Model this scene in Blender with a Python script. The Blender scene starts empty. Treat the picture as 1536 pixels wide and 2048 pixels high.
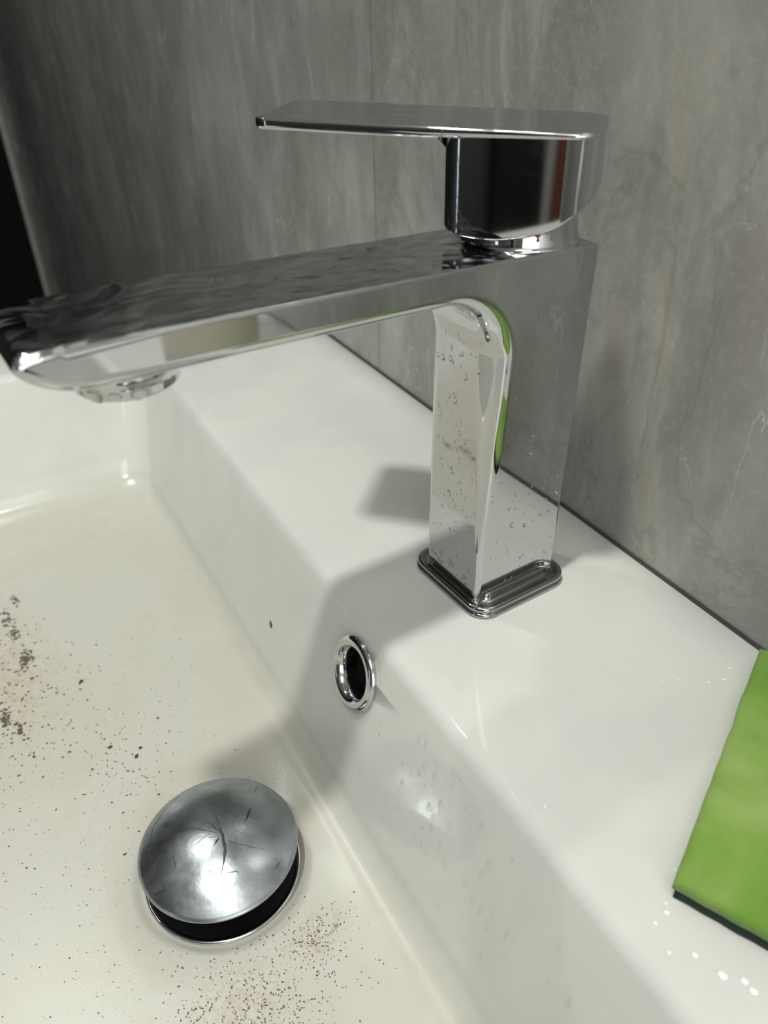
import bpy, bmesh, math, random
from math import sin, cos, pi, radians, sqrt, atan2
from mathutils import Vector, Matrix, Euler, noise

S = 0.01                      # all lengths below are written in centimetres
sc = bpy.context.scene
COL = sc.collection
random.seed(7)

# ------------------------------------------------------------------ camera
FPX = 1585.7
cam_d = bpy.data.cameras.new('camera')
cam = bpy.data.objects.new('camera', cam_d)
COL.objects.link(cam)
cam.location = Vector((22.718, -17.963, 23.287)) * S
cam.rotation_euler = Euler((0.965, 0.0213, 1.0517), 'XYZ')
cam_d.sensor_fit = 'VERTICAL'
cam_d.sensor_height = 36.0
cam_d.sensor_width = 27.0
cam_d.lens = FPX / 2048.0 * 36.0
cam_d.clip_start = 0.005
cam_d.clip_end = 50
cam_d.dof.use_dof = True
cam_d.dof.focus_distance = 0.315
cam_d.dof.aperture_fstop = cam_d.lens / 2.6
sc.camera = cam

# ------------------------------------------------------------------ world, lamps, exposure
sc.view_settings.view_transform = 'Standard'
sc.view_settings.look = 'None'
sc.view_settings.gamma = 1.0
sc.view_settings.use_curve_mapping = False
sc.view_settings.exposure = 0.24
W = bpy.data.worlds.new('world')
sc.world = W
W.use_nodes = True
W.node_tree.nodes['Background'].inputs[0].default_value = (0.95, 0.97, 0.93, 1)
W.node_tree.nodes['Background'].inputs[1].default_value = 2.15
LAMPS = [  # x, y, strength of the two ceiling downlights (ceiling at +122 above the basin deck)
    (9, -32, 640.0, 3.5),
    (-66, -35, 245.0, 3.4),
]
CEIL = 122.0
FLOOR = -84.0
WY = 6.573                    # front of the tiled wall behind the tap

# ------------------------------------------------------------------ helpers
def link(o, parent=None):
    COL.objects.link(o)
    if parent: o.parent = parent
    return o

def thing(name, label, cat, loc=(0, 0, 0), rotz=0.0, group=None):
    o = bpy.data.objects.new(name, None)
    link(o)
    o.location = Vector(loc) * S
    o.rotation_euler = (0, 0, rotz)
    o.empty_display_size = 0.02
    tag(o, label, cat, group)
    return o

def tag(o, label=None, cat=None, group=None, kind=None):
    if label: o['label'] = label
    if cat: o['category'] = cat
    if group: o['group'] = group
    if kind: o['kind'] = kind
    return o

def obj(name, bm, mat, parent=None, smooth=False, wn=False, recalc=True):
    if recalc: bmesh.ops.recalc_face_normals(bm, faces=bm.faces)
    for v in bm.verts: v.co *= S
    me = bpy.data.meshes.new(name)
    if smooth:
        for f in bm.faces: f.smooth = True
    bm.to_mesh(me); bm.free()
    me.materials.append(mat)
    o = bpy.data.objects.new(name, me)
    link(o, parent)
    if wn:
        m = o.modifiers.new('wn', 'WEIGHTED_NORMAL')
        m.mode = 'FACE_AREA'; m.weight = 100; m.keep_sharp = True
    return o

def box(bm, x0, x1, y0, y1, z0, z1):
    vs = [bm.verts.new(p) for p in ((x0,y0,z0),(x1,y0,z0),(x1,y1,z0),(x0,y1,z0),(x0,y0,z1),(x1,y0,z1),(x1,y1,z1),(x0,y1,z1))]
    for f in ((3,2,1,0),(4,5,6,7),(0,1,5,4),(1,2,6,5),(2,3,7,6),(3,0,4,7)):
        bm.faces.new([vs[i] for i in f])
    return vs

def loft(bm, rings, closed=True, cap0=False, cap1=False):
    R = [[bm.verts.new(p) for p in r] for r in rings]
    n = len(R[0])
    for a, b in zip(R, R[1:]):
        for i in range(n if closed else n - 1):
            j = (i + 1) % n
            bm.faces.new((a[i], a[j], b[j], b[i]))
    if cap0: bm.faces.new(list(reversed(R[0])))
    if cap1: bm.faces.new(R[-1])
    return R

def rrect(x0, x1, y0, y1, r, z, nc=8, ns=10):
    """rounded rectangle, same number of points for every call"""
    pts = []
    cs = [(x1 - r, y1 - r, 0), (x0 + r, y1 - r, 90), (x0 + r, y0 + r, 180), (x1 - r, y0 + r, 270)]
    for k, (cx, cy, a) in enumerate(cs):
        arc = [(cx + r * cos(radians(a + 90 * i / nc)), cy + r * sin(radians(a + 90 * i / nc))) for i in range(nc + 1)]
        nx = cs[(k + 1) % 4]
        na = nx[2]
        e = (nx[0] + r * cos(radians(na)), nx[1] + r * sin(radians(na)))
        pts += arc
        l = arc[-1]
        pts += [(l[0] + (e[0] - l[0]) * t / ns, l[1] + (e[1] - l[1]) * t / ns) for t in range(1, ns)]
    return [(x, y, z) for x, y in pts]

def lathe(bm, prof, n=64, c=(0, 0), cap0=False, cap1=False):
    return loft(bm, [[(c[0] + r * cos(2*pi*i/n), c[1] + r * sin(2*pi*i/n), z) for i in range(n)] for r, z in prof], True, cap0, cap1)

def tube(bm, pts, rad, n=6):
    rings = []
    for i, p in enumerate(pts):
        p = Vector(p)
        d = (Vector(pts[min(i + 1, len(pts) - 1)]) - Vector(pts[max(i - 1, 0)])).normalized()
        a = d.orthogonal().normalized()
        if i and rings:
            a = (pa - d * pa.dot(d)).normalized()
        pa = a
        b = d.cross(a)
        r = rad[i] if isinstance(rad, (list, tuple)) else rad
        rings.append([tuple(p + (a * cos(2*pi*k/n) + b * sin(2*pi*k/n)) * r) for k in range(n)])
    loft(bm, rings, True, True, True)

# ------------------------------------------------------------------ materials
class NT:
    def __init__(s, name):
        s.m = bpy.data.materials.new(name); s.m.use_nodes = True
        s.t = s.m.node_tree; s.b = s.t.nodes['Principled BSDF']
    def n(s, typ, **kw):
        nd = s.t.nodes.new(typ)
        for k, v in kw.items():
            if k.startswith('_'):
                setattr(nd, k[1:], v)
            else:
                key = k.replace('__', ' ')
                nd.inputs[int(key[1:]) if key[0] == 'i' and key[1:].isdigit() else key].default_value = v
        return nd
    def l(s, a, b): s.t.links.new(a, b)
    def coord(s, scale=(1, 1, 1), rot=(0, 0, 0), loc=(0, 0, 0)):
        tc = s.n('ShaderNodeTexCoord'); mp = s.n('ShaderNodeMapping')
        mp.inputs['Scale'].default_value = scale; mp.inputs['Rotation'].default_value = rot
        mp.inputs['Location'].default_value = loc
        s.l(tc.outputs['Object'], mp.inputs['Vector'])
        return mp.outputs[0]
    def noise(s, vec, scale, detail=3, rough=.5, dist=0):
        nd = s.n('ShaderNodeTexNoise'); nd.inputs['Scale'].default_value = scale
        nd.inputs['Detail'].default_value = detail; nd.inputs['Roughness'].default_value = rough
        nd.inputs['Distortion'].default_value = dist
        if vec is not None: s.l(vec, nd.inputs['Vector'])
        return nd.outputs['Fac']
    def ramp(s, fac, stops, interp='LINEAR'):
        r = s.n('ShaderNodeValToRGB'); r.color_ramp.interpolation = interp
        e = r.color_ramp.elements
        while len(e) < len(stops): e.new(0.5)
        for k, (p, c) in zip(e, stops):
            k.position = p
            k.color = (c, c, c, 1) if not isinstance(c, tuple) else (c + (1,) if len(c) == 3 else c)
        s.l(fac, r.inputs[0])
        return r.outputs[0]
    def mix(s, fac, a, b, blend='MIX'):
        m = s.n('ShaderNodeMix'); m.data_type = 'RGBA'; m.blend_type = blend
        for i, v in ((0, fac), (6, a), (7, b)):
            if hasattr(v, 'is_output'): s.l(v, m.inputs[i])
            else: m.inputs[i].default_value = v if i == 0 else (tuple(v) + (1,))[:4]
        return m.outputs[2]
    def math(s, op, a, b=0.0, c=0.0):
        m = s.n('ShaderNodeMath'); m.operation = op
        for i, v in enumerate((a, b, c)):
            if hasattr(v, 'is_output'): s.l(v, m.inputs[i])
            else: m.inputs[i].default_value = v
        return m.outputs[0]
    def bump(s, h, strength, dist=0.001):
        b = s.n('ShaderNodeBump'); b.inputs['Strength'].default_value = strength
        b.inputs['Distance'].default_value = dist
        s.l(h, b.inputs['Height'])
        return b.outputs[0]

def plain(name, col, rough=.5, metal=0.0, bumpscale=None, bs=.1, **kw):
    t = NT(name)
    t.b.inputs['Base Color'].default_value = tuple(col) + (1,)
    t.b.inputs['Roughness'].default_value = rough
    t.b.inputs['Metallic'].default_value = metal
    if bumpscale:
        t.l(t.bump(t.noise(t.coord(), bumpscale), bs), t.b.inputs['Normal'])
    for k, v in kw.items(): t.b.inputs[k.replace('_', ' ')].default_value = v
    return t.m

# glossy white sanitary ceramic, with faint grey water film marks
def mat_ceramic():
    t = NT('white_glazed_ceramic')
    v = t.coord()
    n1 = t.noise(v, 14, 4, .6, .4)
    film = t.ramp(n1, [(.42, 0.0), (.60, 1.0)])
    n2 = t.noise(v, 60, 3)
    col = t.mix(film, (0.700, 0.708, 0.672), (0.660, 0.670, 0.638))
    # (see below)
    # a dull soap scum film that stays on the floor of the bowl only
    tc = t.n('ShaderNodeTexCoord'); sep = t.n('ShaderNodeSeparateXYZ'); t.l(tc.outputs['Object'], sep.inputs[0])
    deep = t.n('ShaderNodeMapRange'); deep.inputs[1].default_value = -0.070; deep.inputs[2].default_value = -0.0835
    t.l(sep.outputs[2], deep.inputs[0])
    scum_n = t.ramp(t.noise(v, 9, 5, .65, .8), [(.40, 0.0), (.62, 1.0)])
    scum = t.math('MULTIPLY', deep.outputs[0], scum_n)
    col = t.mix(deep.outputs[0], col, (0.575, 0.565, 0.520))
    col = t.mix(scum, col, (0.550, 0.535, 0.465))
    # rusty brown grime patches: left of the bowl and in front of the drain
    def patch(cx, cy, rx, ry):
        a = t.math('DIVIDE', t.math('SUBTRACT', sep.outputs[0], cx), rx)
        b = t.math('DIVIDE', t.math('SUBTRACT', sep.outputs[1], cy), ry)
        d = t.math('SQRT', t.math('ADD', t.math('MULTIPLY', a, a), t.math('MULTIPLY', b, b)))
        m = t.n('ShaderNodeMapRange'); m.inputs[1].default_value = 1.0; m.inputs[2].default_value = 0.2
        t.l(d, m.inputs[0]); return m.outputs[0]
    pp = t.math('MAXIMUM', t.math('MAXIMUM', patch(.082, -.163, .030, .026), patch(.067, -.128, .014, .018)), patch(-.150, -.212, .075, .035))
    fine = t.ramp(t.noise(v, 420, 4, .7), [(.46, 0.0), (.62, 1.0)])
    mott = t.ramp(t.noise(v, 110, 4, .65), [(.44, 0.0), (.62, 1.0)])
    brown = t.math('MULTIPLY', t.math('MULTIPLY', pp, deep.outputs[0]), t.math('ADD', t.math('MULTIPLY', fine, .7), t.math('MULTIPLY', mott, .35)))
    yel = t.math('MULTIPLY', t.math('MULTIPLY', deep.outputs[0], t.ramp(t.noise(v, 18, 4, .6), [(.5, 0.0), (.66, 1.0)])), mott)
    col = t.mix(t.math('MULTIPLY', yel, .35), col, (0.50, 0.475, 0.36))
    col = t.mix(t.math('MULTIPLY', brown, .55), col, (0.42, 0.27, 0.16))
    t.l(col, t.b.inputs['Base Color'])
    r = t.ramp(t.noise(v, 25, 4), [(.3, .03), (.7, .08)])
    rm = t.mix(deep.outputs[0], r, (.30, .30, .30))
    t.l(rm, t.b.inputs['Roughness'])
    t.b.inputs['IOR'].default_value = 1.5
    h = t.math('ADD', t.math('MULTIPLY', t.noise(v, 45, 3), .25), t.math('MULTIPLY', t.math('MULTIPLY', t.noise(v, 1100, 2), deep.outputs[0]), .11))
    t.l(t.bump(h, .30, .0012), t.b.inputs['Normal'])
    return t.m

def mat_wall():
    t = NT('grey_marble_tile')
    v0 = t.coord()
    tc = t.n('ShaderNodeTexCoord'); sep = t.n('ShaderNodeSeparateXYZ'); t.l(tc.outputs['Object'], sep.inputs[0])
    X, Z = sep.outputs[0], sep.outputs[2]
    def sm(f, lo, hi): return t.ramp(f, [(lo, 0.0), (hi, 1.0)])
    def amt(f, k): return t.math('MULTIPLY', f, k)
    huge = t.noise(t.coord(scale=(1, 1, .55), rot=(0, radians(12), 0)), 3.6, 5, .58, 1.0)
    big = t.noise(t.coord(scale=(1, 1, .40), rot=(0, radians(8), 0)), 13, 5, .60, .9)
    mid = t.noise(t.coord(scale=(1, 1, .45), rot=(0, radians(-10), 0)), 34, 6, .62, 1.0)
    streak = t.noise(t.coord(scale=(1, 1, .14), rot=(0, radians(6), 0)), 60, 4, .6, .5)
    c = t.mix(sm(huge, .38, .62), (0.285, 0.290, 0.270), (0.455, 0.465, 0.438))
    c = t.mix(amt(sm(big, .40, .64), .55), c, (0.215, 0.220, 0.202))
    c = t.mix(amt(sm(mid, .48, .68), .38), c, (0.500, 0.510, 0.485))
    c = t.mix(amt(sm(streak, .50, .74), .30), c, (0.230, 0.236, 0.218))
    # cloudy warm band running down the tile, edges broken up by noise
    wob = t.math('SUBTRACT', t.noise(t.coord(scale=(1, 1, .6)), 26, 4, .6, .6), .5)
    wob2 = t.math('SUBTRACT', t.noise(t.coord(scale=(1, 1, .8), loc=(.4, 0, .2)), 60, 4, .6, .4), .5)
    def band(x0, slope, zc, wid, amp):
        cx = t.math('ADD', x0, t.math('MULTIPLY', t.math('SUBTRACT', Z, zc), slope))
        d = t.math('SUBTRACT', X, cx)
        d = t.math('ADD', d, t.math('MULTIPLY', wob, amp))
        d = t.math('ABSOLUTE', d)
        d = t.math('ADD', d, t.math('MULTIPLY', wob2, amp * .4))
        return t.ramp(t.math('DIVIDE', d, wid), [(.55, 1.0), (1.0, 0.0)])
    warm = band(.022, -.10, .08, .0095, .045)
    c = t.mix(t.math('MULTIPLY', amt(warm, .62), sm(mid, .30, .62)), c, (0.465, 0.415, 0.345))
    def blob(x, z, rx, rz):
        p = t.math('DIVIDE', t.math('SUBTRACT', X, x), rx); q = t.math('DIVIDE', t.math('SUBTRACT', Z, z), rz)
        d = t.math('SQRT', t.math('ADD', t.math('MULTIPLY', p, p), t.math('MULTIPLY', q, q)))
        d = t.math('ADD', d, t.math('MULTIPLY', wob, 2.2))
        return t.ramp(d, [(.55, 1.0), (1.15, 0.0)])
    mauve = t.math('MAXIMUM', blob(-.006, .095, .011, .034), blob(.055, .140, .014, .03))
    c = t.mix(amt(mauve, .50), c, (0.285, 0.245, 0.245))
    mauve2 = sm(t.noise(t.coord(scale=(1, 1, .5), loc=(.9, 0, .3)), 10, 4, .6, .6), .58, .70)
    c = t.mix(amt(mauve2, .35), c, (0.330, 0.300, 0.298))
    # pale crack-like veins
    nv = t.noise(t.coord(scale=(1, 1, .6), rot=(0, radians(20), 0), loc=(.2, 0, .5)), 12, 6, .6, 1.6)
    vein = t.ramp(t.math('ABSOLUTE', t.math('SUBTRACT', nv, .5)), [(.0, 1.0), (.010, 0.0)])
    gate = t.math('MAXIMUM', sm(t.noise(v0, 6, 2), .52, .66), blob(.066, .068, .026, .026))
    c = t.mix(t.math('MULTIPLY', t.math('MULTIPLY', vein, gate), .70), c, (0.640, 0.640, 0.600))
    edge = t.ramp(t.math('ABSOLUTE', t.math('SUBTRACT', t.noise(t.coord(scale=(1, 1, .5), rot=(0, radians(-14), 0), loc=(.1, 0, .9)), 9, 5, .6, 1.3), .5)), [(.0, 1.0), (.018, 0.0)])
    c = t.mix(amt(edge, .35), c, (0.190, 0.190, 0.175))
    grain = t.noise(v0, 260, 3, .7)
    c = t.mix(amt(sm(grain, .5, .72), .22), c, (0.540, 0.540, 0.510))
    # vertical tile joints every 60 cm
    xm = t.math('ABSOLUTE', t.math('PINGPONG', t.math('ADD', X, .2184), .30))
    j = t.ramp(t.math('MULTIPLY', xm, 100), [(.035, 1.0), (.065, 0.0)])
    c = t.mix(t.math('MULTIPLY', j, .75), c, (0.13, 0.135, 0.12))
    t.l(c, t.b.inputs['Base Color'])
    t.l(t.ramp(mid, [(.3, .16), (.7, .30)]), t.b.inputs['Roughness'])
    h = t.math('SUBTRACT', t.math('MULTIPLY', t.noise(v0, 70, 4), .5), j)
    t.l(t.bump(h, .25, .0008), t.b.inputs['Normal'])
    return t.m

def mat_chrome(name, base=.80, rough=.035, film=0.0, smudge=.5):
    """polished chrome; a thin water film lies on whatever faces up when film > 0"""
    t = NT(name)
    v = t.coord()
    t.b.inputs['Metallic'].default_value = 1.0
    sm = t.ramp(t.noise(v, 55, 4, .6, .5), [(.50, 0.0), (.66, 1.0)])
    t.l(t.mix(t.math('MULTIPLY', sm, smudge * .4), (base, base, base * 1.01), (base * .82, base * .82, base * .83)), t.b.inputs['Base Color'])
    r0 = t.math('ADD', rough, t.math('MULTIPLY', sm, .05 * smudge))
    if film:
        g = t.n('ShaderNodeTexCoord'); s3 = t.n('ShaderNodeSeparateXYZ'); t.l(g.outputs['Normal'], s3.inputs[0])
        up = t.n('ShaderNodeMapRange'); up.inputs[1].default_value = .75; up.inputs[2].default_value = .97
        t.l(s3.outputs[2], up.inputs[0]); up = up.outputs[0]
        wet = t.ramp(t.noise(t.coord(scale=(1.6, .8, 1)), 36, 2, .45, .9), [(.42, 0.0), (.60, 1.0)])
        w2 = t.noise(v, 75, 2, .5, .6)
        h = t.math('MULTIPLY', t.math('ADD', wet, t.math('MULTIPLY', w2, .5)), up)
        t.l(t.bump(h, film, .0010), t.b.inputs['Normal'])
        r1 = t.math('ADD', r0, t.math('MULTIPLY', up, .07))
        t.l(r1, t.b.inputs['Roughness'])
        scale = t.ramp(t.noise(t.coord(scale=(1.5, .7, 1)), 48, 5, .62, 1.6), [(.40, 0.0), (.62, 1.0)])
        lime = t.mix(scale, (base * .62, base * .66, base * .68), (base * 1.12, base * 1.10, base * 1.14))
        t.l(t.mix(t.math('MULTIPLY', up, min(1.0, film * 2.2)), (base, base, base * 1.01), lime), t.b.inputs['Base Color'])
    else:
        t.l(r0, t.b.inputs['Roughness'])
    return t.m

def mat_dome():
    t = NT('dulled_steel')
    v = t.coord()
    t.b.inputs['Metallic'].default_value = 1.0
    sm = t.ramp(t.noise(v, 45, 5, .62, 1.2), [(.36, 0.0), (.70, 1.0)])
    t.l(t.mix(sm, (.34, .365, .39), (.50, .53, .56)), t.b.inputs['Base Color'])
    t.l(t.ramp(t.noise(v, 60, 4, .6, .6), [(.3, .22), (.7, .38)]), t.b.inputs['Roughness'])
    t.l(t.bump(t.noise(v, 500, 3), .10, .0004), t.b.inputs['Normal'])
    return t.m

def mat_sponge():
    t = NT('green_felt')
    v = t.coord()
    big = t.ramp(t.noise(v, 22, 4, .55, .5), [(.40, 0.0), (.66, 1.0)])
    c = t.mix(big, (0.115, 0.255, 0.018), (0.290, 0.400, 0.110))
    bands = t.ramp(t.noise(t.coord(scale=(.25, 1.4, 1)), 40, 3), [(.45, 0.0), (.7, 1.0)])
    c = t.mix(t.math('MULTIPLY', bands, .45), c, (0.160, 0.330, 0.020))
    fine = t.noise(v, 900, 3, .7)
    c = t.mix(t.math('MULTIPLY', fine, .22), c, (0.34, 0.46, 0.14))
    # rusty dirt at the far corner
    tc = t.n('ShaderNodeTexCoord'); s = t.n('ShaderNodeVectorMath'); s.operation = 'DISTANCE'
    s.inputs[1].default_value = (.016, .112, .010); t.l(tc.outputs['Object'], s.inputs[0])
    d = t.ramp(s.outputs['Value'], [(.004, 1.0), (.018, 0.0)])
    c = t.mix(t.math('MULTIPLY', t.math('MULTIPLY', d, t.noise(v, 160, 4)), 1.1), c, (0.13, 0.095, 0.045))
    t.l(c, t.b.inputs['Base Color'])
    t.b.inputs['Roughness'].default_value = .9
    t.b.inputs['Sheen Weight'].default_value = .25
    h = t.math('ADD', t.math('MULTIPLY', t.noise(v, 60, 3), 1.0), t.math('MULTIPLY', fine, .5))
    t.l(t.bump(h, .5, .0012), t.b.inputs['Normal'])
    return t.m

def mat_water(name, clear):
    """still water: mostly see-through, a mirror sheen towards the edge, a little refraction"""
    t = NT(name)
    t.b.inputs['Base Color'].default_value = (1, 1, 1, 1)
    t.b.inputs['Transmission Weight'].default_value = 1.0
    t.b.inputs['Roughness'].default_value = 0.0
    t.b.inputs['IOR'].default_value = 1.33
    tr = t.n('ShaderNodeBsdfTransparent'); tr.inputs[0].default_value = (1, 1, 1, 1)
    gl = t.n('ShaderNodeBsdfGlossy'); gl.inputs['Roughness'].default_value = .02
    fr = t.n('ShaderNodeFresnel'); fr.inputs['IOR'].default_value = 1.33
    ge = t.n('ShaderNodeNewGeometry')
    ff = t.math('MULTIPLY', fr.outputs[0], t.math('SUBTRACT', 1.0, ge.outputs['Backfacing']))
    m1 = t.n('ShaderNodeMixShader'); t.l(ff, m1.inputs[0]); t.l(tr.outputs[0], m1.inputs[1]); t.l(gl.outputs[0], m1.inputs[2])
    m2 = t.n('ShaderNodeMixShader'); m2.inputs[0].default_value = clear
    t.l(t.b.outputs[0], m2.inputs[1]); t.l(m1.outputs[0], m2.inputs[2])
    t.l(m2.outputs[0], t.t.nodes['Material Output'].inputs['Surface'])
    return t.m

def mat_emit(name, col, st):
    t = NT(name)
    t.b.inputs['Base Color'].default_value = (0, 0, 0, 1)
    t.b.inputs['Emission Color'].default_value = tuple(col) + (1,)
    t.b.inputs['Emission Strength'].default_value = st
    return t.m

M = dict(
    ceramic=mat_ceramic(), wall=mat_wall(),
    chrome=mat_chrome('polished_chrome', base=.585), wet=mat_chrome('wet_chrome', base=.585, film=.42),
    plate=mat_chrome('base_chrome', base=.40, rough=.07),
    ring=mat_chrome('ring_chrome', base=.62, rough=.10, smudge=1.0),
    dome=mat_dome(), felt=mat_sponge(), water=mat_water('clear_water', .74), bead=mat_water('water_bead_on_metal', .35),
    black=plain('black_rubber', (.008, .008, .008), .5),
    hole=plain('dark_cavity', (.012, .013, .013), .6, 0, 200, .1),
    scour=plain('dark_green_scouring_fibre', (.012, .035, .022), .9, 0, 700, .6),
    grime=plain('brown_grime', (.105, .082, .062), .7, 0, 900, .3),
    darkgrime=plain('dark_grime', (.040, .036, .030), .7, 0, 900, .3),
    tarnish=plain('tarnish', (.030, .032, .036), .45),
    glint=plain('bubble_glint_white', (.93, .93, .92), .25),  # white colour stands in for glints on drops and bubbles
    red=plain('red_enamel', (.55, .01, .03), .3),
    plaster=plain('white_plaster', (.80, .80, .78), .8, 0, 40, .05),
    floor=plain('grey_floor_tile', (.20, .20, .19), .35, 0, 30, .05),
    darkwall=plain('dark_grey_tile', (.055, .055, .055), .35, 0, 30, .05),
    greytile=plain('mid_grey_tile', (.50, .50, .475), .35, 0, 30, .05),
    void=plain('unlit_darkness_black', (.003, .003, .003), .9),  # near-black colour stands in for unlit darkness
    brown=plain('brown_varnished_wood', (.20, .06, .028), .35, 0, 60, .1),
    silicone=plain('shade_dark_silicone', (.035, .036, .032), .5, 0, 300, .1),
    cabinet=plain('white_lacquer', (.55, .55, .53), .3, 0, 20, .02),
    white=plain('white_plastic', (.75, .74, .70), .35),
    orange=plain('orange_label', (.60, .10, .03), .4),
    magenta=plain('magenta_cap', (.50, .06, .28), .4),
)

# ------------------------------------------------------------------ the room
def struct(name, bm, mat):
    o = obj(name, bm, mat)
    o['kind'] = 'structure'
    return o
XL, XR, YB = -214.0, 170.0, -150.0
bm = bmesh.new(); box(bm, XL, XR, WY, WY + 10, FLOOR, CEIL); struct('wall_back', bm, M['wall'])
bm = bmesh.new(); box(bm, XL - 60, XR + 10, YB - 10, WY + 10, FLOOR - 10, FLOOR); struct('floor', bm, M['floor'])
bm = bmesh.new(); box(bm, XL - 60, XR + 10, YB - 10, WY + 10, CEIL, CEIL + 10); struct('ceiling', bm, M['plaster'])
# left side: an unlit doorway next to the tiled wall, then plain tiled wall
bm = bmesh.new(); box(bm, XL - 8, XL, YB, -70, FLOOR, CEIL); struct('wall_left', bm, M['darkwall'])
bm = bmesh.new(); box(bm, XL - 62, XL - 60, YB, WY + 10, FLOOR, CEIL); struct('wall_far_left', bm, M['void'])
bm = bmesh.new(); box(bm, XL - 62, XL - .02, WY + 8, WY + 10, FLOOR, CEIL); struct('wall_corridor', bm, M['void'])
bm = bmesh.new(); box(bm, XL - .001, XL + 1.2, WY - .5, WY - .001, FLOOR, CEIL); struct('trim_1', bm, M['greytile'])
# wall behind the camera with an added black panel and a brown jamb
bm = bmesh.new(); box(bm, 134, XR, YB - 8, YB, FLOOR, CEIL); struct('wall_front_right', bm, M['greytile'])
bm = bmesh.new(); box(bm, XL, 60, YB - 8, YB, FLOOR, CEIL); struct('wall_front_left', bm, M['darkwall'])
bm = bmesh.new(); box(bm, 19, 35, YB + .01, YB + .6, -45, 70); struct('added_glow_strip', bm, mat_emit('bluish_strip_glow', (.66, .84, 1.0), 1.5))  # glowing strip added for the bluish line mirrored in the handle, no known window
bm = bmesh.new(); box(bm, 120.01, 136.5, YB - 4, YB + .8, FLOOR, CEIL); struct('added_black_panel', bm, M['void'])  # black panel added for the dark reflection in the handle side
bm = bmesh.new(); box(bm, 60, 120, YB - 6, YB - 2, FLOOR, CEIL); struct('door_2', bm, M['darkwall'])
bm = bmesh.new(); box(bm, 140.5, 146, YB + .01, YB + 1.5, FLOOR, CEIL); struct('trim_3', bm, M['brown'])
# right side: wall with a daylight opening
bm = bmesh.new()
box(bm, XR, XR + 8, YB, -100, FLOOR, CEIL); box(bm, XR, XR + 8, -100, WY + 10, FLOOR, 10)
struct('wall_right', bm, M['greytile'])

def lamp(x, y, st, r, label):
    t = thing('ceiling_downlight', label, 'light', (x, y, CEIL), 0, 'downlights in the ceiling')
    bm = bmesh.new(); lathe(bm, [(r + 1.6, 0), (r + 1.6, -.5), (r + .2, -.7), (r, -.2)], 48)
    obj('trim_ring', bm, M['white'], t, smooth=True)
    bm = bmesh.new(); lathe(bm, [(r, -.3)], 48, cap0=False) if 0 else None
    vs = [bm.verts.new((r * cos(2*pi*i/48), r * sin(2*pi*i/48), -.3)) for i in range(48)]
    bm.faces.new(list(reversed(vs)))
    obj('lamp_lens', bm, mat_emit('lamp_glow', (.98, .99, .915), st), t, recalc=False)
for (x, y, st, r), lb in zip(LAMPS, ('round white ceiling downlight over the tap', 'round white ceiling downlight left of the basin')):
    lamp(x, y, st, r, lb)

t = thing('added_fill_panel', 'large added fill light panel on the ceiling right of the basin', 'light', (66, -34, CEIL))  # added soft fill for the ambient light, not a known fixture
bm = bmesh.new(); box(bm, -35, 35, -27, 27, -1.2, 0); obj('frame', bm, M['white'], t)
bm = bmesh.new(); bm.faces.new([bm.verts.new(p) for p in ((-33, -25, -1.25), (-33, 25, -1.25), (33, 25, -1.25), (33, -25, -1.25))])
obj('diffuser', bm, mat_emit('fill_glow', (1.0, .99, .94), 3.0), t, recalc=False)

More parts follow.
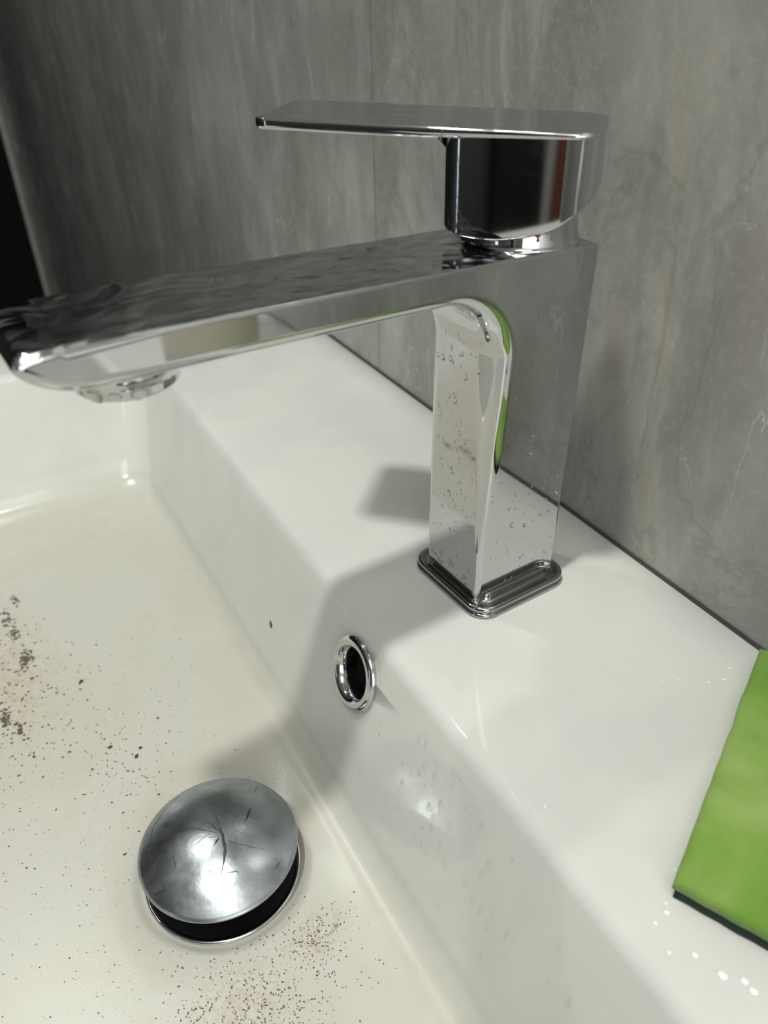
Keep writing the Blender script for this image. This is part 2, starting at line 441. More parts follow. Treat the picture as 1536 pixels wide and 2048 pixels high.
# ------------------------------------------------------------------ wash basin
DX, DY = 1.9, -14.9           # centre of the drain
K = .32                       # slope of the inner back wall
ZF = -8.35                    # floor of the bowl at its rim
def bowl():
    bm = bmesh.new()
    X0, X1, Y0, Y1 = -35.0, 38.0, -40.0, -6.57     # mouth of the bowl at deck level
    O = (-44.0, 47.0, -46.0, WY - .06)
    def R(dx, rr, z, dxs=None):
        a = dx if dxs is None else dxs
        return rrect(X0 + a, X1 - a, Y0 + dx, Y1 - dx, rr, z, 10, 24)
    rings = []
    rings.append(rrect(*O, 1.2, -11.5, 10, 24))
    rings.append(rrect(*O, 1.2, -.4, 10, 24))
    rings.append(rrect(O[0]+.12, O[1]-.12, O[2]+.12, O[3]-.05, 1.2, -.10, 10, 24))
    rings.append(rrect(O[0]+.4, O[1]-.4, O[2]+.4, O[3]-.15, 1.2, 0, 10, 24))
    for k in range(1, 6):       # deck
        f = k / 6
        o = rrect(O[0]+.4, O[1]-.4, O[2]+.4, O[3]-.15, 1.2, 0, 10, 24)
        i = R(-.75, 2.2, 0)
        rings.append([tuple(Vector(p) * (1 - f) + Vector(q) * f) for p, q in zip(o, i)])
    # rounded lip: tangent arc from flat deck to the slanted wall
    lr = .75
    th_end = pi / 2 - math.atan(K)
    base_r = 2.2
    cxo = -lr * .72
    for k in range(0, 11):
        th = th_end * k / 10
        d = cxo + lr * sin(th); z = -lr * (1 - cos(th))
        rings.append(R(d, max(1.1, base_r - .4 * k / 10), z, cxo + lr * sin(th)))
    d0 = cxo + lr * sin(th_end); z0 = -lr * (1 - cos(th_end))
    fr = 1.3                     # floor fillet radius
    # straight wall to the fillet start
    tz = ZF + fr * (1 - cos(th_end))
    KS = .62                     # side walls lean a little more
    for k in range(1, 7):
        z = z0 + (tz - z0) * k / 6
        rings.append(R(d0 + K * (z0 - z), 1.8, z, d0 + KS * (z0 - z)))
    d1 = d0 + K * (z0 - tz); s1 = d0 + KS * (z0 - tz)
    for k in range(1, 9):
        th = th_end * (1 - k / 8)
        dd = fr * (sin(th_end) - sin(th)); z = ZF + fr * (1 - cos(th))
        rings.append(R(d1 + dd, 1.9 + .5 * k / 8, z, s1 + dd * 2.6))
    last = rings[-1]
    circ = []
    n = len(last)
    for p in last:
        a = atan2(p[1] - DY, (p[0] - DX) * .55)
        circ.append((cos(a), sin(a)))
    RW = 3.95                    # rim of the round recess about the drain
    for k in range(1, 15):
        f = k / 14
        g = f ** .8
        rings.append([(p[0] + (DX + RW * c[0] - p[0]) * g, p[1] + (DY + RW * c[1] - p[1]) * g, ZF + (-8.62 - ZF) * f) for p, c in zip(last, circ)])
    for r, z in ((3.8, -8.66), (3.62, -8.78), (3.45, -8.93), (3.2, -8.99), (2.9, -9.02), (2.6, -9.06), (2.47, -9.25), (2.42, -11.4)):
        rings.append([(DX + r * c[0], DY + r * c[1], z) for c in circ])
    rings.append([(p[0] * .96 + .06, p[1] * .96, -11.5) for p in rings[0]])
    loft(bm, rings[:-1], True)
    # underside
    a = [v for v in bm.verts]
    return bm
BX, BV = .50, 2.3               # overflow centre
en = Vector((0, -1, K)).normalized()
def overflow_frame():
    c = Vector((BX, -6.57 - K * BV, -BV))
    c += en * .0
    q = en.to_track_quat('Z', 'Y')
    return Matrix.Translation(c * S) @ q.to_matrix().to_4x4()
bowl_o = obj('wash_basin', bowl(), M['ceramic'], smooth=True)
tag(bowl_o, 'white glazed rectangular wash basin with wide flat deck against the tiled wall', 'sink')
# cut the overflow hole
bmc = bmesh.new(); lathe(bmc, [(1.12, -2.4), (1.12, 1.6)], 40, cap0=True, cap1=True)
cut = obj('cutter', bmc, M['hole'])
cut.matrix_world = overflow_frame()
bpy.context.view_layer.update()
bo = bowl_o.modifiers.new('b', 'BOOLEAN'); bo.operation = 'DIFFERENCE'; bo.object = cut; bo.solver = 'EXACT'
so = bowl_o.modifiers.new('t', 'TRIANGULATE')
bowl_o.modifiers.remove(so)
dg = bpy.context.evaluated_depsgraph_get()
nm = bpy.data.meshes.new_from_object(bowl_o.evaluated_get(dg))
bowl_o.modifiers.clear()
bowl_o.data = nm
while len(nm.materials) > 1: nm.materials.pop(index=len(nm.materials) - 1)
for p in nm.polygons: p.material_index = 0
bpy.data.objects.remove(cut)

# silicone bead between basin and wall, coloured dark to stand in for shade
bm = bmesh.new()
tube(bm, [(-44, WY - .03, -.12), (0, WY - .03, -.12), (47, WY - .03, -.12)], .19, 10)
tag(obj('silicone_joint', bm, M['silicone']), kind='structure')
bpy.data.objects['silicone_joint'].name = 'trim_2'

# vanity cabinet under the basin
cb = thing('vanity_cabinet', 'white lacquered vanity cabinet under the wash basin', 'cabinet', (1.5, -20, FLOOR))
bm = bmesh.new(); box(bm, -43, 43, -23, 25.5, 8, FLOOR * -1 - 11.5); obj('carcass', bm, M['cabinet'], cb)
for s in (-1, 1):
    bm = bmesh.new(); box(bm, min(s * 42.5, s * .3), max(s * 42.5, s * .3), -25, -23.01, 9, 71)
    d = obj('door', bm, M['cabinet'], cb)
    bm = bmesh.new(); tube(bm, [(s * 3, -26.5, 50), (s * 3, -26.5, 62)], .5, 12); obj('handle', bm, M['chrome'], d)
for sx in (-1, 1):
    for sy in (-20, 22):
        bm = bmesh.new(); lathe(bm, [(2, 0), (2, 8)], 20, (sx * 39, sy), True, True); obj('leg', bm, M['black'], cb)

# ------------------------------------------------------------------ overflow ring
ov = thing('overflow_ring', 'round chrome overflow ring set in the inner back wall of the basin', 'overflow')
ov.matrix_world = overflow_frame()
bm = bmesh.new()
lathe(bm, [(1.62, -.05), (1.70, .06), (1.70, .16), (1.62, .27), (1.50, .34), (1.36, .34), (1.24, .28), (1.12, .12), (1.05, -.15), (1.03, -.7)], 72)
obj('ring', bm, M['ring'], ov, smooth=True)
bm = bmesh.new(); lathe(bm, [(1.03, -.68), (1.05, -2.0), (.2, -2.02)], 48, cap1=True)
obj('cavity', bm, M['hole'], ov, smooth=True)
bpy.context.view_layer.update()

# ------------------------------------------------------------------ drain with raised domed stopper
dr = thing('drain_stopper', 'domed dull steel pop-up drain stopper raised over the drain hole', 'drain stopper', (DX, DY, -8.97))
bm = bmesh.new()
lathe(bm, [(3.36, .0), (3.38, .10), (3.30, .18), (3.20, .12), (3.0, .02), (2.6, -.03), (2.36, -.15), (2.3, -2.2)], 80)
obj('flange', bm, M['ring'], dr, smooth=True)
bm = bmesh.new(); lathe(bm, [(3.15, .13), (3.1, .07), (2.5, .06), (2.28, -.05), (2.25, -2.15), (.1, -2.2)], 64, cap1=True)
tag(obj('gasket', bm, M['black'], dr, smooth=True), 'black rubber gasket')
bm = bmesh.new(); lathe(bm, [(1.9, 1.35), (1.8, .55), (.9, .5), (.7, -2.1)], 40, cap0=True, cap1=True)
obj('stem', bm, M['black'], dr, smooth=True)
RC, HC = 3.33, .95            # cap radius and crown height
ZC = 1.72                     # height of its rim above the flange
RS = (RC**2 + HC**2) / (2 * HC)
prof = []
for k in range(0, 25):
    a = math.asin(RC / RS) * k / 24
    prof.append((max(.001, RS * sin(a)), ZC + HC - RS * (1 - cos(a))))
prof += [(RC + .02, ZC - .05), (RC - .01, ZC - .12), (RC - .12, ZC - .16), (RC - .3, ZC - .14), (2.0, ZC - .1), (.3, ZC - .1)]
bm = bmesh.new(); lathe(bm, prof, 96, cap1=True)
cap = obj('cap', bm, M['dome'], dr, smooth=True)
# dark branching tarnish lines on the dome
def on_dome(x, y, lift=.006):
    rr = sqrt(x * x + y * y)
    return (x, y, ZC + HC - (RS - sqrt(RS * RS - rr * rr)) + lift)
TARN = [[(-0.03, 0.23), (0.44, 0.17), (0.96, 0.07), (1.37, -0.14), (1.79, -0.44)], [(0.21, 0.1), (-0.13, -0.21), (-0.5, -0.6), (-1.06, -1.2)], [(0.1, 0.1), (-0.4, -0.03), (-0.8, -0.24)], [(-0.44, 1.72), (-0.08, 1.45), (0.19, 1.21)], [(0.57, 0.22), (0.94, 0.58), (1.34, 1.09), (1.6, 1.57)], [(0.37, 0.04), (0.61, -0.31)], [(-0.04, -1.87), (0.43, -1.9), (0.72, -2.11)], [(1.03, -2.59), (0.94, -2.91), (0.86, -3.06)], [(1.37, -0.76), (1.69, -0.77)], [(1.8, -0.27), (1.94, 0.17), (2.18, 0.19)], [(-0.38, -2.38), (0.06, -2.78), (0.97, -2.57), (1.67, -2.06)], [(-3.03, -0.72), (-2.65, -1.5), (-2.04, -2.19), (-1.07, -2.63)], [(0.13, -0.98), (-0.0, -0.25)], [(-1.3, 2.21), (-1.81, 2.57)], [(2.41, 1.62), (2.13, 2.01)], [(-0.9, 0.32), (-0.16, 0.19)], [(0.17, -0.31), (0.27, 0.03)], [(-1.38, -2.45), (-0.71, -2.73), (-0.14, -2.68)]]

bm = bmesh.new()
for k, L in enumerate(TARN):
    w = .075 if k == 0 else (.05 if k in (3, 5, 7) else .018)
    pts = []
    for a, b in zip(L, L[1:]):
        nn = 8
        for i in range(nn):
            f = i / nn
            x = a[0] + (b[0] - a[0]) * f; y = a[1] + (b[1] - a[1]) * f
            j = .035 * noise.noise(Vector((x * 4, y * 4, k)))
            pts.append((x + j, y - j))
    pts.append(L[-1])
    n = len(pts)
    rows = []
    for i, p in enumerate(pts):
        q0 = pts[max(i - 1, 0)]; q1 = pts[min(i + 1, n - 1)]
        d = Vector((q1[0] - q0[0], q1[1] - q0[1])).normalized()
        t = i / (n - 1)
        ww = w * (.25 + .75 * sin(pi * min(1, t * 1.1 + .08)) ** .7) * (1 + .5 * noise.noise(Vector((t * 9, k, 3))))
        nx, ny = -d.y * ww, d.x * ww
        rows.append([on_dome(p[0] + nx, p[1] + ny, -.004), on_dome(p[0] + nx * .6, p[1] + ny * .6, .006), on_dome(p[0] - nx * .6, p[1] - ny * .6, .006), on_dome(p[0] - nx, p[1] - ny, -.004)])
    loft(bm, rows, False)
tag(obj('tarnish', bm, M['tarnish'], dr, smooth=True), 'thin dark branching tarnish lines', kind='stuff')

# ------------------------------------------------------------------ basin tap
YAW = .0563
HYAW = .0563 - .8262
tap = thing('basin_tap', 'polished chrome single lever basin tap with a long flat spout', 'tap', (0, 0, 0), YAW)

# stepped base plate
bm = bmesh.new()
prof = [(2.56, 0, .86), (2.62, .05, .90), (2.62, .17, .90), (2.57, .22, .88), (2.50, .235, .84), (2.50, .265, .84), (2.57, .28, .86), (2.59, .34, .88), (2.59, .44, .88), (2.54, .52, .86), (2.47, .54, .82), (2.40, .50, .80),
        (2.34, .42, .76), (2.22, .37, .70), (2.05, .37, .60), (1.96, .42, .54), (1.92, .60, .50), (1.88, .74, .46), (1.70, .74, .30)]
loft(bm, [rrect(-h, h, -h + .02, h + .02, r, z, 10, 6) for h, z, r in prof], True, True, True)
obj('base_plate', bm, M['plate'], tap, smooth=True)

# body and spout: one continuous shell
def body():
    bm = bmesh.new()
    def hw(z): return 1.83 + (z - .9) / 14.3 * .37
    P = []                                       # (y, z, r) counter-clockwise seen from +x
    def add(y, z, r): P.append((y, z, r))
    top = lambda y: 15.21 + .0353 * (-y)
    # back, bottom -> top
    for k in range(9): add(2.28 - .06 * k / 8, .38 + (14.9 - .38) * k / 8, .28 - .12 * k / 8)
    for k in range(1, 6):
        a = radians(90 * k / 6)
        add(2.22 - .2 * (1 - cos(a)), 14.93 + .2 * sin(a), .14)
    yy = 2.0
    for k in range(0, 19): add(2.0 - 18.0 * k / 18, top(2.0 - 18.0 * k / 18), .13 if k < 16 else .13 + .07 * (k - 15))
    # drooping tip
    b0, b1, b2, b3 = (-16.0, top(-16)), (-16.6, top(-16.4)), (-17.32, 15.86), (-17.34, 15.48)
    for k in range(1, 11):
        t = k / 10
        add(*[(1-t)**3*b0[i] + 3*(1-t)**2*t*b1[i] + 3*(1-t)*t*t*b2[i] + t**3*b3[i] for i in (0, 1)], .22 + .10 * min(1, t * 1.5))
    b0, b1, b2, b3 = (-17.34, 15.48), (-17.35, 15.15), (-16.5, 14.42), (-15.5, 14.40)
    for k in range(1, 11):
        t = k / 10
        add(*[(1-t)**3*b0[i] + 3*(1-t)**2*t*b1[i] + 3*(1-t)*t*t*b2[i] + t**3*b3[i] for i in (0, 1)], .32 + .12 * t)
    zu = lambda y: 14.12 + .026 * (-y - 4.6)
    for k in range(1, 19):
        y = -15.5 + 10.9 * k / 18
        add(y, zu(y) if k > 1 else 14.41, .44)
    Rf = 2.4
    c0 = (-4.6, 14.12 - Rf)
    for k in range(1, 17):
        a = radians(90 * k / 16)
        add(c0[0] + Rf * sin(a), c0[1] + Rf * cos(a), .44 + .60 * (k / 16) ** .8)
    for k in range(1, 23):
        z = c0[1] + (.38 - c0[1]) * k / 22
        add(-2.2, z, max(.26, .26 + (1.04 - .26) * max(0, (z - 2.0)) / (c0[1] - 2.0)))
    n = len(P)
    N = []
    for i in range(n):
        a = P[i - 1] if i else P[0]; b = P[(i + 1) % n] if i < n - 1 else P[i]
        d = Vector((b[0] - a[0], b[1] - a[1])).normalized()
        N.append(Vector((-d.y, d.x)))            # inward (left of ccw travel)
    TH = [0, 11, 22, 34, 46, 57, 68, 79, 90]
    rows = []
    for (y, z, r), nn in zip(P, N):
        row = []
        for sgn in (-1, 1):
            seq = TH[::-1] if sgn < 0 else TH
            for th in seq:
                t = radians(th)
                q = (y + nn.x * r * (1 - cos(t)), z + nn.y * r * (1 - cos(t)))
                row.append((sgn * (hw(q[1]) - r + r * sin(t)), q[0], q[1]))
        rows.append(row)
    Rr = loft(bm, rows, False)
    bm.faces.new([r[0] for r in Rr]); bm.faces.new([r[-1] for r in reversed(Rr)])
    return bm
bd = obj('body', body(), M['wet'], tap, smooth=True, wn=True)
if True:
    # orientation check of the profile: top of spout must face up
    pass

# aerator nozzle under the spout tip
bm = bmesh.new()
AY = -14.2
lathe(bm, [(2.05, 14.62), (1.98, 14.42), (1.80, 14.18), (1.64, 14.02), (1.55, 13.86), (1.53, 13.68), (1.49, 13.62), (1.40, 13.61), (1.36, 13.66), (1.34, 13.9)], 64, (0, AY), cap0=True)
ae = obj('aerator', bm, M['chrome'], tap, smooth=True)
bm = bmesh.new(); lathe(bm, [(1.38, 13.80), (1.38, 13.58), (1.30, 13.56), (1.22, 13.66), (1.2, 13.78), (.01, 13.78)], 48, (0, AY))
tag(obj('outlet_insert', bm, M['black'], ae, smooth=True), 'black outlet insert')

# collar under the handle
bm = bmesh.new()
lathe(bm, [(2.16, 15.0), (2.16, 15.24), (2.12, 15.30), (2.09, 15.34), (2.04, 15.60), (1.99, 16.0), (1.96, 16.6), (1.9, 17.2)], 96, (0, .35), cap1=True)
co = obj('collar', bm, M['chrome'], tap, smooth=True)
bm = bmesh.new()
a = atan2(-.53 - .35, 1.97)
d = Vector((cos(a), sin(a), .12)).normalized()
m = Matrix.Translation(Vector((2.03 * cos(a), .35 + 2.03 * sin(a), 15.80))) @ d.to_track_quat('Z', 'Y').to_matrix().to_4x4()
bmesh.ops.create_uvsphere(bm, u_segments=20, v_segments=10, radius=.12, matrix=m @ Matrix.Diagonal((1, 1, .35, 1)))
tag(obj('temperature_mark', bm, M['red'], co, smooth=True), 'small red hot water dot')

# lever handle: cross-sections taken along its length
def handle():
    bm = bmesh.new()
    w0 = 2.2
    ztop = lambda y: 18.95 + .026 * (-y)
    rings = []
    def ring(y, w, wl, zb, zs, zt, rb, rt):
        pts = []
        nb = 5
        pts.append((0, zb))
        pts.append((wl * .5, zb))
        for k in range(nb + 1):
            a = radians(90 * k / nb); pts.append((wl - rb + rb * sin(a), zb + rb * (1 - cos(a))))
        pts.append((wl, zs - .03))
        pts.append((w - .05, zs - .005)); pts.append((w, zs + .045))
        for k in range(nb + 1):
            a = radians(90 * k / nb); pts.append((w - rt + rt * cos(a), zt - rt + rt * sin(a)))
        pts.append((w * .5, zt))
        pts.append((0, zt))
        full = [(x, y, z) for x, z in pts] + [(-x, y, z) for x, z in reversed(pts[1:-1])]
        rings.append(full)
    T = .34
    def zbot(y):
        b = 15.55 + .10 * (y + .8) ** 2
        if y > 1.2: b += .70 * (1 - sqrt(max(0, 1 - ((y - 1.2) / 1.43) ** 2)))
        return b
    # lever tip
    for k in range(0, 9):
        a = radians(90 * k / 8)
        y = -8.86 + .55 * (1 - cos(a)); w = w0 - .55 + .55 * sin(a)
        e = .10 * (1 - sin(min(pi/2, a * 2)))
        zt = ztop(y) - e; zb = ztop(y) - T + e
        ring(y, w, w - .06, zb, zb + .04, zt, .03, .09)
    for k in range(1, 10):
        y = -8.31 + (8.31 - 2.86) * k / 9
        zb = ztop(y) - T
        ring(y, w0, w0 - .06, zb, zb + .04, ztop(y), .03, .10)
    zl = ztop(-2.86) - T
    Rf = .44
    for k in range(1, 9):
        a = radians(90 * k / 8)
        y = -2.86 + Rf * sin(a); zb = zl - Rf * (1 - cos(a))
        ring(y, w0, w0 - .06 - .64 * (k / 8) ** 2, zb, zl + .04, ztop(y), .03 + .02 * k / 8, .10)
    yf = -2.42
    for zb in (17.6, 16.8, 16.1, 15.86):
        ring(yf, w0, w0 - .70, zb, zl + .04, ztop(yf), .10, .10)
    for k in range(1, 8):
        a = radians(90 * k / 7)
        y = yf + .70 * (1 - cos(a)); w = w0 - .70 + .70 * sin(a)
        ring(y, w0, w, zbot(y) + .10 * (1 - sin(a)), zl + .04, ztop(y), .12, .10)
    for y in [-1.7 + .2 * q for q in range(1, 16)]:
        ring(y, w0, w0, zbot(y), zl + .04, ztop(y), .14, .10)
    yr, RR = 2.62, 1.05
    for k in range(1, 15):
        th = radians(90 * k / 14)
        y = 1.3 + (yr - 1.3) * sin(th)
        zb = zbot(y)
        w = w0 if y < yr - RR else w0 - RR + sqrt(max(0, RR**2 - (y - (yr - RR))**2))
        ring(y, w, w, zb, zl + .04, ztop(y), .16, .10)
    loft(bm, rings, True, True, True)
    return bm
hd = obj('handle', handle(), mat_chrome('handle_chrome', base=.58, film=.14, smudge=1.0), tap, smooth=True, wn=True)
hd.location = Vector((0, .35, 0)) * S
hd.rotation_euler = (0, 0, HYAW - YAW)
bpy.context.view_layer.update()

# ------------------------------------------------------------------ sponge cloth on the deck
spg = thing('cleaning_pad', 'bright green felt cleaning pad lying wet on the deck beside the tap', 'cleaning pad', (15.45, -4.55, 0), radians(24.5))
def pad(z0, z1, inset, amp, wid=7.0):
    bm = bmesh.new()
    A = Vector((10.30, 5.50)) - Vector((15.45, -4.55))
    ca, sa = cos(-radians(24.5)), sin(-radians(24.5))
    A = Vector((A.x * ca - A.y * sa, A.x * sa + A.y * ca))
    nu, nv = 46, 60
    def pos(u, v, z):
        p = Vector((u * (wid - inset) + inset * (1 - u), 0)) + A * (v * (1 - .02 * inset) + .012 * inset * 1)
        p.y += inset * (1 - v)
        p.x += .05 * noise.noise(Vector((v * 9, u * 3, 1)))
        p.y += .05 * noise.noise(Vector((u * 9, v * 3, 5)))
        # pushed against the wall: anything past it curls up
        wx = 15.45 + p.x * cos(radians(24.5)) - p.y * sin(radians(24.5))
        wy = -4.55 + p.x * sin(radians(24.5)) + p.y * cos(radians(24.5))
        lim = WY - .15 - z * .8
        up = 0
        if wy > lim:
            up = wy - lim; wy = lim
        q = Vector((wx - 15.45, wy + 4.55))
        qx = q.x * ca - q.y * sa; qy = q.x * sa + q.y * ca
        return (qx, qy, z + up + amp * noise.noise(Vector((u * 7, v * 7, z))))
    rings = []
    def border(k, n_in):
        pass
    top = [[bm.verts.new(pos(i / nu, j / nv, z1 - (.13 if i in (0, nu) or j in (0, nv) else (.04 if i in (1, nu-1) or j in (1, nv-1) else 0)))) for j in range(nv + 1)] for i in range(nu + 1)]
    bot = [[bm.verts.new(pos(i / nu, j / nv, z0)) for j in range(nv + 1)] for i in range(nu + 1)]
    for i in range(nu):
        for j in range(nv):
            bm.faces.new((top[i][j], top[i+1][j], top[i+1][j+1], top[i][j+1]))
            bm.faces.new((bot[i][j], bot[i][j+1], bot[i+1][j+1], bot[i+1][j]))
    for i in range(nu):
        bm.faces.new((top[i+1][0], top[i][0], bot[i][0], bot[i+1][0]))
        bm.faces.new((top[i][nv], top[i+1][nv], bot[i+1][nv], bot[i][nv]))
    for j in range(nv):
        bm.faces.new((top[0][j], top[0][j+1], bot[0][j+1], bot[0][j]))
        bm.faces.new((top[nu][j+1], top[nu][j], bot[nu][j], bot[nu][j+1]))
    return bm
obj('felt_layer', pad(.58, 1.08, 0, .03), M['felt'], spg, smooth=True)
tag(obj('scouring_layer', pad(.03, .60, .10, .02), M['scour'], spg, smooth=True), 'dark green scouring underside')

# ------------------------------------------------------------------ bottle further along the deck (seen mirrored in the spout)
bt = thing('cleaner_bottle', 'white cleaner bottle with an orange and cream label and magenta cap on the deck', 'bottle', (29.2, -.9, 0), .4)
bm = bmesh.new(); lathe(bm, [(.2, .02), (2.9, .02), (3.1, .2), (3.1, 12), (2.9, 13.2), (1.9, 15.0), (1.3, 15.8), (1.25, 16.6), (.2, 16.6)], 48, cap0=True, cap1=True)
obj('flask', bm, M['white'], bt, smooth=True)
bm = bmesh.new(); lathe(bm, [(3.12, 2.2), (3.13, 2.3), (3.13, 5.0), (3.12, 5.1)], 48)
tag(obj('label_band', bm, plain('cream_label', (.78, .74, .60), .45), bt, smooth=True), 'cream label band')
bm = bmesh.new(); lathe(bm, [(3.12, 5.15), (3.13, 5.25), (3.13, 8.9), (3.12, 9.0)], 48)
tag(obj('label_band', bm, M['orange'], bt, smooth=True), 'orange label band')
bm = bmesh.new(); lathe(bm, [(1.45, 16.3), (1.5, 16.4), (1.5, 18.8), (1.3, 19), (.1, 19)], 32, cap0=True, cap1=True)
tag(obj('cap', bm, M['magenta'], bt, smooth=True), 'magenta cap')

# ------------------------------------------------------------------ water drops, bubbles and grime
rnd = random.Random(11)
_ico = bmesh.new(); bmesh.ops.create_icosphere(_ico, subdivisions=2, radius=1.0)
ICO_V = [v.co.copy() for v in _ico.verts]; ICO_F = [[v.index for v in f.verts] for f in _ico.faces]; _ico.free()
def drop(bm, p, nrm, r, h=.45, stretch=1.0, down=None, wob=.12):
    """a bead of radius r sitting on a surface; stretched along 'down'"""
    nrm = Vector(nrm).normalized()
    d = Vector(down) if down else nrm.orthogonal()
    d = (d - nrm * d.dot(nrm)).normalized()
    e = nrm.cross(d)
    sd = rnd.random() * 50
    vs = []
    for c in ICO_V:
        k = 1 + wob * noise.noise(c * 1.3 + Vector((sd, 0, 0)))
        x, y, z = c.x * k, c.y * k, c.z
        if z < 0: z *= .25
        # heavier at the lower end
        x2 = x * stretch
        y2 = y * (1 + .18 * x * (stretch > 1.2))
        vs.append(bm.verts.new(Vector(p) + d * (x2 * r) + e * (y2 * r) + nrm * (z * r * h)))
    for f in ICO_F: bm.faces.new([vs[i] for i in f])

# on the tap (coordinates of the tap itself)
bm = bmesh.new()
hw = lambda z: 1.83 + (z - .9) / 14.3 * .37
for _ in range(150):            # front face of the pillar
    z = 1.0 + 12.0 * rnd.random() ** 1.5
    x = rnd.uniform(-1, 1) * (hw(z) - .30 - .6 * (z / 13))
    r = rnd.choice((.03, .035, .04, .05, .06, .075)) * rnd.uniform(.8, 1.25)
    drop(bm, (x, -2.2, z), (0, -1, 0), r, .5, rnd.uniform(1, 1.7), (0, 0, -1))
for (x, z, r) in ((-.9, 10.9, .11), (-.45, 11.0, .10), (-.1, 9.4, .12), (-1.1, 8.8, .08), (.25, 8.1, .09), (.6, 7.9, .10), (.1, 7.3, .09), (-.2, 6.2, .13), (.3, 6.9, .1), (-.3, 5.0, .13), (.5, 10.6, .11)):
    drop(bm, (x, -2.2, z), (0, -1, 0), r, .5, 1.4, (0, 0, -1))
for _ in range(95):             # right side face
    z = 1.0 + 5.2 * rnd.random() ** 1.2 if rnd.random() < .86 else rnd.uniform(6, 14)
    y = rnd.uniform(-1.75, 2.05)
    r = rnd.choice((.025, .03, .04, .05, .06)) * rnd.uniform(.8, 1.2)
    drop(bm, (hw(z), y, z), (1, 0, 0), r, .5, rnd.uniform(.9, 1.5), (0, 0, -1))
for (y, z, r) in ((-.55, 4.0, .12), (.2, 3.7, .12), (.65, 3.75, .07), (1.05, 3.9, .08), (1.3, 3.8, .05), (1.5, 3.9, .07), (1.75, 4.7, .13), (0, 8.0, .11), (0, 7.2, .11)):
    drop(bm, (hw(z), y, z), (1, 0, 0), r, .55, 1.2, (0, .7, -1))
drop(bm, (1.02, -2.10, 12.5), (.2, -1, -.2), .15, .7, 1.7, (0, 0, -1))
for (x, y, r, st) in ((-.9, -10.9, .10, 1.2), (-.75, -10.6, .09, 1), (-1.3, -4.9, .16, 2.4), (-.8, -6.3, .14, 2.2)):
    drop(bm, (x, y, 15.21 + .0353 * -y), (0, .03, 1), r, .35, st, (0, 1, 0))
dt = obj('water_drops', bm, M['bead'], None, smooth=True)
dt.rotation_euler = (0, 0, YAW)
tag(dt, 'clear water drops beaded over the chrome pillar of the tap', 'water drops', kind='stuff')

# hanging drip round the aerator
bm = bmesh.new()
for (a, r) in ((-70, .17), (-50, .26), (-28, .20), (-5, .24)):
    t = radians(a)
    drop(bm, (1.50 * cos(t), AY + 1.50 * sin(t), 13.85), (cos(t), sin(t), -.25), r, .55, 1.25, (0, 0, -1))
dh = obj('hanging_drips', bm, M['bead'], None, smooth=True)
dh.rotation_euler = (0, 0, YAW)
tag(dh, 'clear water drips hanging round the spout outlet', 'water drops', kind='stuff')

# inner back wall of the bowl and the deck
bm = bmesh.new()
wn_ = Vector((0, -1, K)).normalized(); dn_ = Vector((0, -K, -1))
def onwall(x, z): return (x, -6.57 + K * z * 1.0 + .0, z)
for _ in range(70):
    x = rnd.gauss(6.3, 1.7); z = -rnd.uniform(1.1, 5.6)
    drop(bm, onwall(x, z), wn_, rnd.uniform(.04, .13), .28, rnd.uniform(1.1, 2.3), dn_)
for _ in range(26):
    x = rnd.uniform(8, 17); z = -rnd.uniform(1.2, 6.4)
    drop(bm, onwall(x, z), wn_, rnd.uniform(.05, .14), .25, rnd.uniform(1.2, 2.4), dn_)
for (x, z, r) in ((2.66, -5.75, .10), (7.1, -3.5, .16), (7.6, -2.9, .15), (8.4, -3.2, .14)):
    drop(bm, onwall(x, z), wn_, r, .4, 1.6, dn_)
dw = obj('water_drops', bm, M['water'], None, smooth=True)
tag(dw, 'clear water drops sliding down the inner back wall of the bowl', 'water drops', kind='stuff')

bm = bmesh.new()
for _ in range(40):             # little bubbles by the front corner of the base plate
    a = rnd.uniform(-75, -10)
    d = 2.75 + abs(rnd.gauss(0, .5))
    drop(bm, (.3 + (d + .5) * cos(radians(a)), -.2 + d * sin(radians(a)), 0), (0, 0, 1), rnd.uniform(.015, .04), .8)
for _ in range(26):
    drop(bm, (rnd.uniform(-20, -5), rnd.uniform(-5, 5), 0), (0, 0, 1), rnd.uniform(.02, .07), .3)
dd = obj('water_drops', bm, M['water'], None, smooth=True)
tag(dd, 'clear water drops scattered over the flat deck around the base plate', 'water drops', kind='stuff')

bm = bmesh.new()
for _ in range(34):
    z = rnd.uniform(.6, 9); x = rnd.uniform(3, 16)
    drop(bm, (x, WY, z), (0, -1, 0), rnd.uniform(.04, .12), .4, rnd.uniform(1, 1.8), (.1, 0, -1))
for _ in range(16):
    drop(bm, (rnd.uniform(-20, 3), WY, rnd.uniform(3, 20)), (0, -1, 0), rnd.uniform(.03, .07), .4, 1.3, (0, 0, -1))
dl = obj('water_drops', bm, M['water'], None, smooth=True)
tag(dl, 'clear water drops splashed on the grey marble wall tiles', 'water drops', kind='stuff')

bm = bmesh.new()
for (x, y, r) in ((14.9, -3.68, .05), (15.73, -4.9, .09), (15.5, -4.7, .05), (15.78, -5.42, .07), (17.02, -5.13, .10), (17.79, -4.9, .15), (18.2, -4.5, .12), (18.5, -4.5, .13), (9.9, 4.6, .06), (10.2, 3.9, .08), (10.0, 3.3, .06), (11.08, -5.7, .05),
                  (9.3, 2.4, .05), (9.0, 1.8, .05), (16.6, -5.7, .06)):
    drop(bm, (x, y, 0), (0, 0, 1), r, .5, 1.2, (1, .4, 0))
fm = obj('glint_drops', bm, M['glint'], None, smooth=True)  # water drops coloured white for the lamp glints in them
tag(fm, 'small water drops on the deck around the green pad, painted white for their glints', 'glint', kind='stuff')

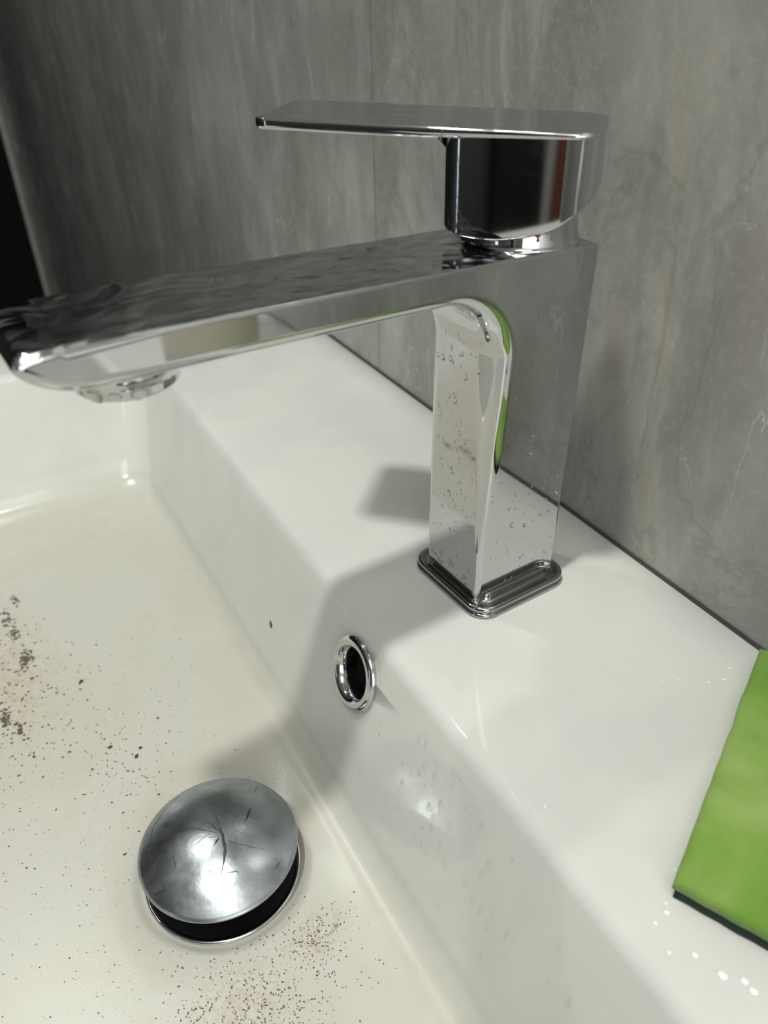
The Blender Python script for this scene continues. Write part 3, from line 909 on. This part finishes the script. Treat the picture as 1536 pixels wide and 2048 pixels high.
# soap bubbles on the fillet behind the stopper
bm = bmesh.new()
bowl_me = bowl_o.data
from mathutils.bvhtree import BVHTree
bvh = BVHTree.FromPolygons([v.co.copy() for v in bowl_me.vertices], [tuple(p.vertices) for p in bowl_me.polygons])
def onbowl(x, y):
    h, nn, i, d = bvh.ray_cast(Vector((x, y, 5)) * S, Vector((0, 0, -1)))
    if h is None: return None
    if nn.z < 0: nn = -nn
    return h / S, nn
for _ in range(60):
    x = rnd.gauss(-.6, .35); y = -10.95 + rnd.gauss(0, .16) - (x + .6) * .2
    q = onbowl(x, y)
    if q: drop(bm, q[0], q[1], rnd.uniform(.012, .05), .75)
sb = obj('soap_bubbles', bm, M['glint'], None, smooth=True)
tag(sb, 'cluster of tiny wet bubbles on the bowl floor behind the stopper', 'bubbles', kind='stuff')

# grime specks on the floor of the bowl
bm = bmesh.new(); bm2 = bmesh.new()
def speck(b, x, y, r):
    if (x - DX)**2 + (y - DY)**2 < 3.7**2: return
    q = onbowl(x, y)
    if not q or q[0].z > -7.2: return
    drop(b, q[0], q[1], r, .35, rnd.uniform(1, 1.8), (rnd.uniform(-1, 1), rnd.uniform(-1, 1), 0), .5)
for _ in range(700):
    speck(bm, rnd.gauss(8.2, 1.3), rnd.gauss(-16.2, 1.7), rnd.uniform(.010, .032))
for _ in range(230):
    speck(bm, rnd.gauss(6.9, .6), rnd.gauss(-12.9, .8), rnd.uniform(.010, .03))
for _ in range(420):
    speck(bm, rnd.gauss(-13.5, 4.2), rnd.gauss(-21.5, 1.9), rnd.uniform(.018, .06))
for _ in range(500):
    speck(bm2, rnd.uniform(-15, 12), rnd.uniform(-26, -12), rnd.uniform(.010, .028))
for _ in range(150):
    speck(bm2, rnd.gauss(-5.5, 2.4), rnd.gauss(-17.5, 1.2), rnd.uniform(.012, .04))
for _ in range(900):
    speck(bm2, rnd.uniform(-8, 11), rnd.uniform(-27, -14), rnd.uniform(.006, .016))
for (x, y, r) in ((-2.1, -15.2, .075), (-1.5, -15.9, .07), (-1.9, -15.5, .05), (-2.9, -16.3, .06), (-6.0, -16.3, .09), (-5.6, -16.6, .09), (-6.8, -17.6, .10), (-12.0, -17.9, .10), (-7.4, -15.0, .06)):
    speck(bm2, x, y, r)
g1 = obj('grime_specks', bm, M['grime'], None)
tag(g1, 'reddish brown grime specks gathered in patches on the bowl floor', 'dirt', kind='stuff')
g2 = obj('grime_specks', bm2, M['darkgrime'], None)
tag(g2, 'fine dark grime specks scattered across the whole bowl floor', 'dirt', kind='stuff')
bm = bmesh.new()
for (x, y, r, k) in ((-19.5, -20.6, .30, 12), (-17.8, -20.4, .22, 9), (-15.6, -20.1, .28, 12), (-14.9, -20.3, .2, 8), (-11.3, -21.8, .28, 12), (-10.4, -21.3, .22, 10), (-20.8, -19.9, .25, 8)):
    for _ in range(k * 3):
        a = rnd.gauss(0, 1) * r * 1.6; b_ = rnd.gauss(0, .5) * r
        speck(bm, x + a, y + b_, rnd.uniform(.03, .085))
tag(obj('grime_clumps', bm, M['grime'], None), 'brown clumps of wet grime at the left side of the bowl floor', 'dirt', kind='stuff')
# one crumb stuck on the inner back wall
bm = bmesh.new(); drop(bm, onwall(-7.5, -5.3), wn_, .13, .4, 1.7, (1, 0, -1), .4)
tag(obj('crumb', bm, M['darkgrime']), 'single dark crumb stuck on the inner back wall left of the overflow', 'dirt')
